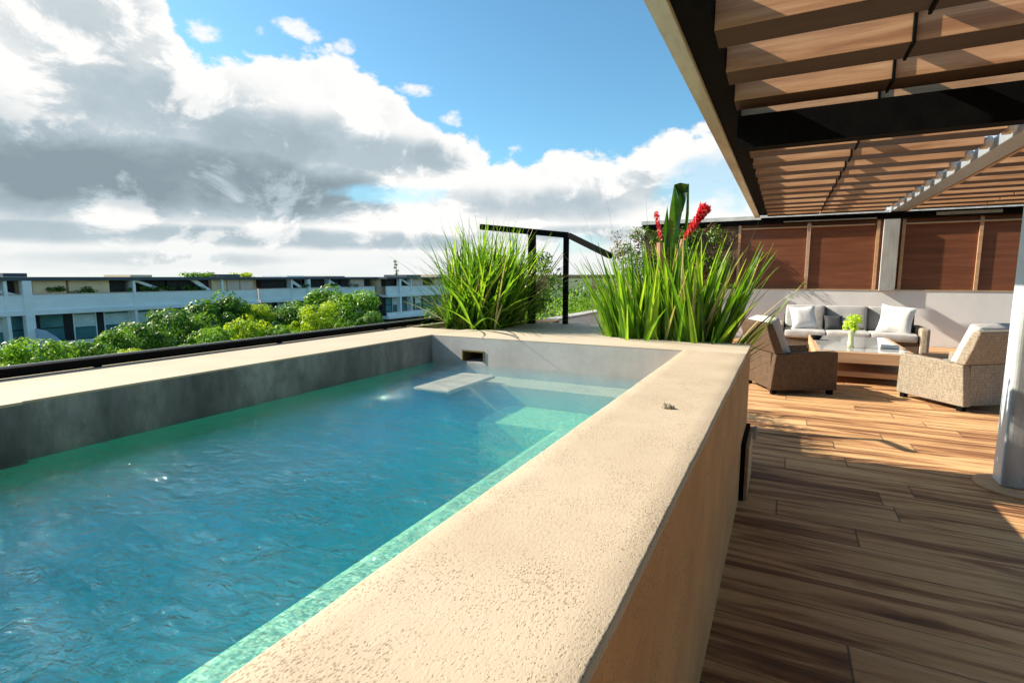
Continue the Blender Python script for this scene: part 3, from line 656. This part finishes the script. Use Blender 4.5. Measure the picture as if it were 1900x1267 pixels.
# ------------------------------------------------------------------ furniture
def soft(name, x0, x1, y0, y1, z0, z1, m, parent, bev=.05, puff=.015):
    """box cushion with rounded edges and crowned faces"""
    n = 6; mb = MB(); P = []
    def pt(u, v, w):
        x = x0 + (x1 - x0) * u; y = y0 + (y1 - y0) * v; z = z0 + (z1 - z0) * w
        su, sv, sw = math.sin(math.pi * u), math.sin(math.pi * v), math.sin(math.pi * w)
        x += (puff if u == 1 else -puff if u == 0 else 0) * sv * sw; y += (puff if v == 1 else -puff if v == 0 else 0) * su * sw; z += (puff if w == 1 else -puff if w == 0 else 0) * su * sv
        return (x, y, z)
    idx = {}
    def I(i, j, k_):
        if (i, j, k_) not in idx: idx[(i, j, k_)] = len(mb.v); mb.v.append(pt(i / n, j / n, k_ / n))
        return idx[(i, j, k_)]
    for a in range(n):
        for c in range(n):
            for t in (0, n):
                f1 = (I(a, c, t), I(a + 1, c, t), I(a + 1, c + 1, t), I(a, c + 1, t)); f2 = (I(a, t, c), I(a, t, c + 1), I(a + 1, t, c + 1), I(a + 1, t, c)); f3 = (I(t, a, c), I(t, a + 1, c), I(t, a + 1, c + 1), I(t, a, c + 1))
                for f in (f1, f2, f3): mb.f.append(f if t else f[::-1]); mb.r.append(None)
    o = mb.build(name, m, parent, smooth=True); b_ = o.modifiers.new('b', 'BEVEL'); b_.width = bev; b_.segments = 3; b_.limit_method = 'ANGLE'; b_.angle_limit = R_(50)
    return o
def pillow(name, m, w=.5, t=.16, parent=None):
    n = 10; mb = MB()
    for sgn in (1, -1):
        k0 = len(mb.v)
        for i in range(n + 1):
            for j in range(n + 1):
                u, v = i / n * 2 - 1, j / n * 2 - 1
                sq = 1 - .10 * (1 - abs(v) ** 2); sv = 1 - .10 * (1 - abs(u) ** 2)
                h = t / 2 * ((1 - u ** 4) * (1 - v ** 4)) ** .6
                mb.v.append((u * w / 2 * sq, sgn * h, v * w / 2 * sv))
        for i in range(n):
            for j in range(n):
                a = k0 + i * (n + 1) + j; f = (a, a + 1, a + n + 2, a + n + 1); mb.f.append(f if sgn > 0 else f[::-1]); mb.r.append(None)
    return mb.build(name, m, parent, smooth=True)
def armchair(label, loc, rz, wm, group):
    """local: front = -y, back = +y, width along x, origin at floor centre"""
    c = thing('wicker_armchair', label, 'armchair', loc, rz, group)
    w = .82; d0 = -.44
    prof = [(d0, .06), (d0 + .012, .54), (d0 + .03, .56), (d0 + .62, .54), (d0 + .655, .525), (d0 + .80, .525), (d0 + .82, .35), (d0 + .85, .06)]
    for x0, x1 in ((-w / 2, -w / 2 + .10), (w / 2 - .10, w / 2)):
        MB().extrude(prof, 0, x0, x1).build('side_panel', wm, c, .02, bseg=3)
    MB().box(-w / 2 + .101, w / 2 - .101, d0 + .70, d0 + .815, .06, .524).build('rear_panel', wm, c, .006)
    MB().extrude([(d0 + .70, .527), (d0 + .765, .70), (d0 + .855, .90), (d0 + .90, .93), (d0 + .95, .91), (d0 + .90, .74), (d0 + .845, .60), (d0 + .815, .527)], 0, -w / 2 + .004, w / 2 - .004).build('backrest', wm, c, .018, bseg=3)
    MB().box(-w / 2 + .10, w / 2 - .10, d0 + .02, d0 + .62, .10, .30).build('seat_base', wm, c, .01)
    soft('seat_cushion', -w / 2 + .105, w / 2 - .105, d0 + .0, d0 + .66, .305, .45, M['grey_fabric'], c, .03)
    bc = soft('back_cushion', -w / 2 + .11, w / 2 - .11, -.08, .08, 0, .56, M['grey_fabric'], c, .06)
    bc.location = (0, d0 + .60, .44); bc.rotation_euler = (R_(-22), 0, 0)
    for x in (-w / 2 + .06, w / 2 - .06):
        for y in (d0 + .06, d0 + .78): MB().box(x - .03, x + .03, y - .03, y + .03, 0, .065).build('foot', M['black'], c)
    return c
def facing(vx, vy): return math.atan2(vx, -vy)    # local -y points along (vx, vy)
ch1 = armchair('shade darkened wicker armchair at the parapet end turned with its back to the pool', (.09, 7.93, 0), facing(.89, .45), M['wicker_shaded'], 'wicker armchairs around the coffee table')
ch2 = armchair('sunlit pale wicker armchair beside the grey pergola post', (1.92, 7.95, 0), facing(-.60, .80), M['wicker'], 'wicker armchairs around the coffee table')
# upholstered chair partly hidden by the post
tb = thing('upholstered_chair', 'light grey upholstered chair mostly hidden behind the pergola post', 'armchair', (3.20, 9.0, 0), R_(-60))
soft('seat', -.38, .38, -.38, .34, .10, .42, M['grey_fabric'], tb, .05); o_ = soft('backrest', -.38, .38, -.08, .08, .12, .85, M['grey_fabric'], tb, .05); o_.location = (0, .36, 0); o_.rotation_euler = (R_(-10), 0, 0)
for x in (-.32, .32):
    for y in (-.3, .3): MB().box(x - .03, x + .03, y - .03, y + .03, 0, .10).build('leg', M['black'], tb)
# sofa
sf = thing('sofa', 'three seat wicker sofa with grey cushions against the white wall', 'sofa', (1.15, 12.45, 0))
MB().box(-1.12, 1.12, -.42, .42, .08, .28).build('base', M['wicker_shaded'], sf, .01)
MB().box(-1.12, 1.12, .34, .45, .282, .72).build('back_frame', M['dark_fabric'], sf, .01)
for s_ in (-1, 1):
    x0 = s_ * 1.12; MB().box(min(x0, x0 + s_ * .16), max(x0, x0 + s_ * .16), -.44, .45, .06, .56).build('arm', M['wicker'], sf, .05, bseg=3)
    for y in (-.38, .38): MB().box(s_ * 1.1 - .03, s_ * 1.1 + .03, y - .03, y + .03, 0, .062).build('foot', M['black'], sf)
for i in range(3):
    x0 = -1.10 + i * .735
    soft('seat_cushion', x0, x0 + .725, -.44, .30, .285, .44, M['grey_fabric'], sf, .03)
    o_ = soft('back_cushion', x0 + .015, x0 + .70, -.07, .07, 0, .47, M['grey_fabric'], sf, .035); o_.location = (0, .25, .44); o_.rotation_euler = (R_(-10), 0, 0)
    MB().box(x0 + .685, x0 + .728, .02, .34, .445, .90).build('cushion_side', M['dark_fabric'], sf, .01)
p1 = pillow('pillow', M['white_fabric'], .50, .17); p1.location = (.38, 12.37, .67); p1.rotation_euler = (R_(-22), R_(-4), R_(18)); tag(p1, 'greyish white square pillow at the left end of the sofa', 'pillow', 'pillows on the sofa')
p2 = pillow('pillow', M['white_fabric'], .56, .19); p2.location = (1.93, 12.28, .69); p2.rotation_euler = (R_(-20), R_(6), R_(-14)); tag(p2, 'bright white square pillow leaning beside the right sofa arm', 'pillow', 'pillows on the sofa')
p3 = pillow('pillow', M['dark_fabric'], .34, .12); p3.location = (.92, 12.38, .58); p3.rotation_euler = (R_(-30), 0, R_(8)); tag(p3, 'small dark blue grey pillow low on the middle of the sofa', 'pillow', 'pillows on the sofa')
# coffee table
tbx = thing('coffee_table', 'long low timber coffee table with grey glass top and lower shelf', 'coffee table', (1.04, 9.85, 0))
MB().box(-.60, .60, -1.20, 1.15, .30, .452).build('top_frame', M['trim_wood'], tbx, .006)
MB().box(-.54, .54, -1.12, 1.09, .453, .458).build('glass_inset', M['glass_top'], tbx)
MB().box(-.54, .54, -1.14, 1.09, .10, .17).build('shelf', M['trim_wood'], tbx, .005)
for x in (-.54, .54):
    for y in (-1.12, 1.07): MB().box(x - .04, x + .04, y - .04, y + .04, 0, .299).build('leg', M['trim_wood'], tbx)
# vase
va = thing('flower_vase', 'slender pale green vase holding lime flowers on the coffee table', 'vase', (.92, 9.2, .459))
MB().lathe([(.0, 0), (.045, 0), (.04, .06), (.035, .16), (.05, .23), (.056, .24), (.045, .23), (.0, .2)], (0, 0, 0), 18).build('vase_body', simple('pale_green_glass', (.62, .68, .42), (.56, .62, .36), 9, .15), va, smooth=True)
m = MB()
for i in range(26):
    a, r = rn.uniform(0, 6.28), rn.uniform(0, .12); leafcloud(m, rn, (r * math.cos(a), r * math.sin(a), rn.uniform(.27, .46)), (.045, .045, .045), 26, .03, 1.6, .2)
m.build('blossoms', M['lime'], va)
# small things on the table and seat
bk = thing('dark_bowl', 'small black bowl near the left edge of the coffee table', 'bowl', (.52, 10.1, .459))
MB().lathe([(0, 0), (.05, 0), (.09, .07), (.08, .068), (.045, .012), (0, .01)], (0, 0, 0), 18).build('bowl_body', M['black'], bk, smooth=True)
nb = MB().box(-.11, .11, -.08, .08, 0, .05).build('napkin_box', M['white_fabric'], None, .012); nb.location = (1.42, 9.35, .459); tag(nb, 'small white box on the right front of the coffee table', 'box')
mg = MB().box(-.14, .14, -.10, .10, 0, .012).build('magazine', None or M['white_fabric'], None, .002); mg.location = (1.86, 8.05, .475); mg.rotation_euler = (R_(5), 0, R_(30)); tag(mg, 'white magazine with dark picture lying on the pale armchair seat', 'magazine')
MB().box(-.06, .08, -.06, .07, .0125, .0145).build('cover_picture', simple('printed_cover', (.05, .05, .05), (.4, .4, .38), 30, .4), mg)
# thin panel edge at the foot of the parapet
ug = thing('service_panel', 'narrow beige service panel fixed at the foot of the parapet', 'panel')
MB().box(-.198, -.172, 3.72, 4.27, .004, .40).build('panel_shadow_gap', M['black'], ug); MB().box(-.171, -.150, 3.74, 4.29, .004, .37).build('panel_face', M['trim_wood'], ug)
MB().box(-.149, -.125, 4.20, 4.29, .30, .38).build('latch_box', M['concrete'], ug)
# rough lump on the coping
lm = MB(); 
for i in range(9):
    c = (rn.uniform(-.022, .022), rn.uniform(-.014, .014), rn.uniform(.002, .010)); r = rn.uniform(.006, .012)
    lm.lathe([(0, -r), (r * .8, -r * .6), (r, 0), (r * .7, r * .7), (0, r)], c, 7)
lo = lm.build('stone_crumb', simple('grey_crumb', (.36, .31, .22), (.22, .19, .13), 90, .95, .6, 200)); lo.location = (-.37, 2.03, CT); tag(lo, 'small grey crumbly lump lying on the parapet coping', 'stone lump')
# ------------------------------------------------------------------ far buildings (facades face +x)
def facade(name, label, X, Y0, Y1, base_z, units, seed, dep=14, wallm='b_white'):
    r = random.Random(seed); o = thing(name, label, 'apartment building')
    f = lambda n_, m_, *a: MB().box(*a).build(n_, M[m_], o)
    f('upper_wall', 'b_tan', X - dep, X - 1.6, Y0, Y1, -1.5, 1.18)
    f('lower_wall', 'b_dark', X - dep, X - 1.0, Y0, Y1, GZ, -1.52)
    f('roof', 'b_roof', X - dep - .2, X + .3, Y0 - .2, Y1 + .2, 1.20, 1.50)
    f('balcony_parapet', wallm, X - .25, X, Y0, Y1, -1.28, .02); f('parapet_cap', 'b_rose', X - .3, X + .05, Y0, Y1, .024, .10)
    f('floor_slab', wallm, X - dep + .1, X + .25, Y0, Y1, -1.62, -1.284)
    f('lower_slab', wallm, X - dep + .1, X + .2, Y0, Y1, -5.0, -4.55); f('lower_parapet', wallm, X - .2, X, Y0, Y1, -4.548, -4.0)
    # cladding, openings and slanted braces on the roof terrace
    for (kind, a, c) in units:
        if kind == 'tan': f('cladding_panel', 'b_tan', X - 1.55, X - .35, a, c, .1, 1.19)
        elif kind == 'rose': f('cladding_panel', 'b_rose', X - 1.55, X - .35, a, c, .1, 1.19)
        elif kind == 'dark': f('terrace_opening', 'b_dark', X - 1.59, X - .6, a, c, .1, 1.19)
        elif kind == 'brace':
            MB().extrude([(a, 1.19), (a + .7, 1.19), (c, .1), (c - .7, .1)], 0, X - .6, X - .3).build('brace', M[wallm], o)
            f('terrace_opening', 'b_dark', X - 1.59, X - .8, a, c, .1, 1.19)
        elif kind == 'post': f('pilaster', wallm, X - .3, X + .35, a, c, -4.0, 1.19)
    yb = Y0 + r.uniform(4, 7)
    while yb < Y1 - 3:
        f('party_fin', wallm, X - 1.5, X + .12, yb, yb + .22, -4.0, 1.19); hgt_ = r.uniform(.12, .45)
        f('roof_upstand', r.choice(['b_tan', wallm, 'b_roof']), X - 6, X - 1.2, yb + .5, yb + r.uniform(2, 4.5), 1.505, 1.5 + hgt_)
        yb += r.uniform(6, 10)
    # windows on the floor below
    y = Y0 + .6
    while y < Y1 - 2.4:
        w = r.uniform(1.4, 2.3); t = r.random()
        wf = MB(); z0, z1 = -4.0, -1.66
        wf.box(X - .97, X - .88, y, y + .09, z0, z1); wf.box(X - .97, X - .88, y + w - .09, y + w, z0, z1); wf.box(X - .97, X - .88, y + .09, y + w - .09, z1 - .09, z1); wf.box(X - .97, X - .88, y + .09, y + w - .09, -2.9, -2.82)
        wo_ = wf.build('window', M[wallm if t > .4 else 'b_dark'], o)
        MB().box(X - .99, X - .94, y + .09, y + w - .09, z0, z1 - .09).build('pane', M['b_glass'], wo_)
        if t > .45: MB().box(X - .935, X - .92, y + .12, y + w - .12, -2.8, z1 - .12 - r.uniform(0, .2)).build('blind', M['b_blind'], wo_)
        y += w + r.choice([.02, .1, .6])
    return o
UA = [('dark', 9, 15.5), ('brace', 15.5, 19.6), ('post', 19.7, 20.3), ('tan', 20.5, 26.3), ('dark', 26.35, 27.8), ('tan', 24.5, 26.3), ('brace', 28.1, 31.0), ('dark', 31.1, 33.4), ('brace', 33.4, 36.0), ('tan', 36.1, 38.0), ('rose', 38.1, 39.4), ('rose', 39.5, 41.0)]
UA = [('dark', 9, 15.5), ('brace', 15.5, 19.6), ('post', 19.7, 20.3), ('tan', 20.6, 22.9), ('tan', 23.1, 26.2), ('dark', 26.3, 27.6), ('brace', 28.0, 31.4), ('dark', 31.5, 33.6), ('brace', 33.7, 35.9), ('tan', 36.0, 37.7), ('rose', 37.8, 39.3), ('rose', 39.4, 41.0)]
facade('apartment_building', 'long white apartment block with dark flat roof and tan terrace panels, nearest on the left', -55, 6, 41.2, GZ, UA, 3)
UB = [('dark', 43.5, 47.0), ('brace', 47.0, 49.6), ('post', 49.8, 50.2), ('dark', 50.4, 53.0), ('brace', 53.2, 56.4), ('dark', 56.5, 58.0), ('rose', 58.2, 61.0), ('dark', 61.1, 62.6)]
facade('apartment_building', 'middle white apartment block, set back, with slanted braces under its roof', -56.5, 42.6, 63, GZ, UB, 4)
UC = [('dark', 64, 66), ('post', 66.1, 66.5), ('brace', 67, 70), ('rose', 70.2, 73), ('dark', 73.2, 76), ('tan', 76.2, 80)]
facade('apartment_building', 'farthest apartment block with pale blue balcony beside the grass clump', -54.5, 63.4, 82, GZ, UC, 5)
aw = thing('blue_awning', 'curved blue grey awning hanging on the white pilaster of the nearest block', 'awning', (-54.6, 20.2, -5.4))
MB().extrude([(0, 0), (.0, 2.7), (.5, 2.5), (1.2, 1.9), (1.7, 1.0), (1.9, 0)], 0, -.3, .5).build('canopy', M['b_fabric'], aw)
for nm, (x, y), s_, mm, lb in [('roof_shrub', (-57.5, 36.3), 1.0, 'tree_b', 'rounded green shrub on the roof of the nearest apartment block'), ('roof_shrub', (-58.5, 42.2), 1.1, 'tree_c', 'pale green bush on the roof gap between two apartment blocks')]:
    t = thing(nm, lb, 'shrub', (x, y, 1.5)); m = MB()
    for i in range(9): leafcloud(m, rn, (rn.uniform(-.8, .8), rn.uniform(-1.7, 1.7), rn.uniform(.05, .35) * s_), (.6, .7, .3), 70, .16, 1.6, .2)
    m.build('foliage', M[mm], t)
t = thing('potted_roof_plant', 'small upright plant rising above the far roofline', 'plant', (-56, 67.5, 1.5)); m = MB(); m.tube([(0, 0, 0), (.05, .1, 1.2), (0, .05, 2.6)], [.06, .04, .02], 5); m.build('stem', M['bark'], t)
m = MB()
for z in (.5, 1.0, 1.5, 2.0, 2.5): leafcloud(m, rn, (rn.uniform(-.1, .1), rn.uniform(-.2, .2), z), (.3, .35, .25), 50, .14, 1.8, .1)
m.build('foliage', M['tree_a'], t)
for i in range(9):
    yy = [21.5, 24.2, 28.3, 30.5, 32.2, 34.4, 48, 53.5, 57.3][i]
    t = thing('terrace_plant', ['low planting on the nearest terrace beside the white pilaster', 'plant before the wide tan terrace panel', 'plant left of the first slanted brace', 'plant under the first slanted brace', 'plant in the dark opening between two braces', 'plant under the second slanted brace', 'plant left in the middle block terrace', 'plant in the middle of the middle block terrace', 'plant right in the middle block terrace'][i], 'plant', (-55.15, yy, .05), 0, 'plants on the far terraces'); m = MB()
    for j_ in range(4): leafcloud(m, rn, (0, rn.uniform(-1.0, 1.0), rn.uniform(.1, .45)), (.12, .5, .25), 45, .13, 1.8, .1)
    m.build('foliage', M['tree_a'], t)
# ------------------------------------------------------------------ trees
def make_crown(rad, hgt, seed, leaf, n_lobes=36, per=280):
    r = random.Random(seed); m = MB()
    for k_ in range(n_lobes):
        a = r.uniform(0, 6.28); u = r.uniform(-.55, 1); rr = math.sqrt(max(0, 1 - u * u)) * r.uniform(.5, 1.08)
        c = (rad * rr * math.cos(a), rad * rr * math.sin(a), hgt * .5 * u * r.uniform(.75, 1.0)); s_ = rad * r.uniform(.13, .40)
        for i in range(per):
            v = Vector((r.gauss(0, 1), r.gauss(0, 1), r.gauss(0, 1))).normalized()
            if v.z < -.55: continue
            p = Vector(c) + v * s_ * r.uniform(.80, 1.06)
            nn = (v * 1.2 + Vector((r.uniform(-.8, .8), r.uniform(-.8, .8), r.uniform(-.4, .8)))).normalized()
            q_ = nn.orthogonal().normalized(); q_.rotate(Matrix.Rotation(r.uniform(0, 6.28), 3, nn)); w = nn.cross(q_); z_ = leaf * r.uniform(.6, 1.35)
            m.quad(p - q_ * z_, p - w * z_ * .5, p + q_ * z_, p + w * z_ * .5, min(1, max(0, .5 + .35 * v.z + r.uniform(-.35, .35))))  # leaf tone paler up each lobe, darker below: toplight painted into the colour
    return m
CR = {}
def tree(x, y, top, rad, mk, seed, label, group='trees between the terrace and the apartment blocks'):
    hgt = rad * 2.0 * .95
    t = thing('leafy_tree', label, 'tree', (x, y, GZ), 0, group)
    cz = top - hgt * .5 - GZ
    key = (seed, mk)
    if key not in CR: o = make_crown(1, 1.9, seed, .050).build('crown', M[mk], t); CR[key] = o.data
    else: o = bpy.data.objects.new('crown', CR[key]); COL.objects.link(o); o.parent = t
    o.location = (0, 0, cz); o.scale = (rad, rad, rad); o.rotation_euler = (0, 0, seed * 1.3 + x)
    m = MB(); m.tube([(0, 0, 0), (.1, .05, cz * .5), (0, 0, cz)], [.28, .2, .1], 8)
    for k_ in range(5):
        a = k_ * 1.26; m.tube([(0, 0, cz - hgt * .3), (math.cos(a) * rad * .45, math.sin(a) * rad * .45, cz)], [.1, .04], 5)
    m.build('trunk', M['bark'], t); return t
YW = R_(YAW); f_ = 974.0
def ray(px, py):
    """direction of a viewing ray, used once to read tree positions off the photograph"""
    c = co.rotation_euler.to_matrix(); return c @ Vector(((px - 950) / f_, -(py - 633.5) / f_, -1))
TL = [  # photo x, top y, half width px, distance (x plane), material, seed, label
 (-50, 640, 75, -30, 'tree_b', 1, 'tree at the far left frame edge below the near apartment balconies'),
 (55, 622, 62, -28, 'tree_b', 2, 'low bright green tree with white blossoms, at the left near the rail'),
 (150, 628, 58, -30, 'tree_a', 3, 'low dark green tree left of the tall rounded tree, near the rail'),
 (200, 607, 52, -33, 'tree_b', 1, 'rounded mid green tree under the blinds of the near block'),
 (262, 590, 50, -36, 'tree_a', 2, 'deep green tree overlapping the teal windows of the near block'),
 (238, 642, 30, -26, 'tree_c', 3, 'small lime tree low against the rail, leftmost of the lime trees'),
 (320, 572, 58, -38, 'tree_a', 3, 'deep green tree just left of the tallest dark crown'),
 (405, 546, 74, -44, 'tree_a', 1, 'tallest dark round crown in the middle of the tree row'),
 (395, 600, 45, -32, 'tree_b', 2, 'mid green tree in front of the tallest dark crown'),
 (452, 585, 52, -34, 'tree_c', 1, 'lime yellow tree in the middle of the tree row'),
 (478, 555, 26, -42, 'tree_c', 2, 'slim lime tree against the dark gap between two blocks'),
 (530, 560, 50, -42, 'tree_a', 2, 'dark green tree right of the slim lime tree'),
 (520, 600, 40, -32, 'tree_b', 3, 'mid green tree touching the rail right of the lime yellow one'),
 (590, 532, 62, -46, 'tree_b', 1, 'large green crown reaching the terrace line of the middle block'),
 (592, 556, 42, -34, 'tree_c', 3, 'brightest lime tree, left face of the large right hand crown'),
 (655, 536, 56, -40, 'tree_b', 3, 'rightmost large green crown beside the blue balconies'),
 (680, 575, 36, -33, 'tree_a', 1, 'dark tree at the right end of the row above the rail'),
 (820, 560, 40, -40, 'tree_a', 3, 'dark tree half hidden behind the grass clump')]
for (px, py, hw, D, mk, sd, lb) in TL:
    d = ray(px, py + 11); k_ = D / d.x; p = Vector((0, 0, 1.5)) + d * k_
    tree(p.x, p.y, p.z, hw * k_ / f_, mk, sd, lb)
# white blossoms on the near left tree
# distant greenery filling the horizon between the plants
r = random.Random(5); m = MB()
for i in range(300):
    x = r.uniform(-120, 60); y = r.uniform(90, 170); leafcloud(m, r, (x, y, r.uniform(GZ, -1.0)), (5, 5, 3.0), 26, .9, 1.5, .4)
tag(m.build('distant_wood', M['tree_a']), kind='stuff')
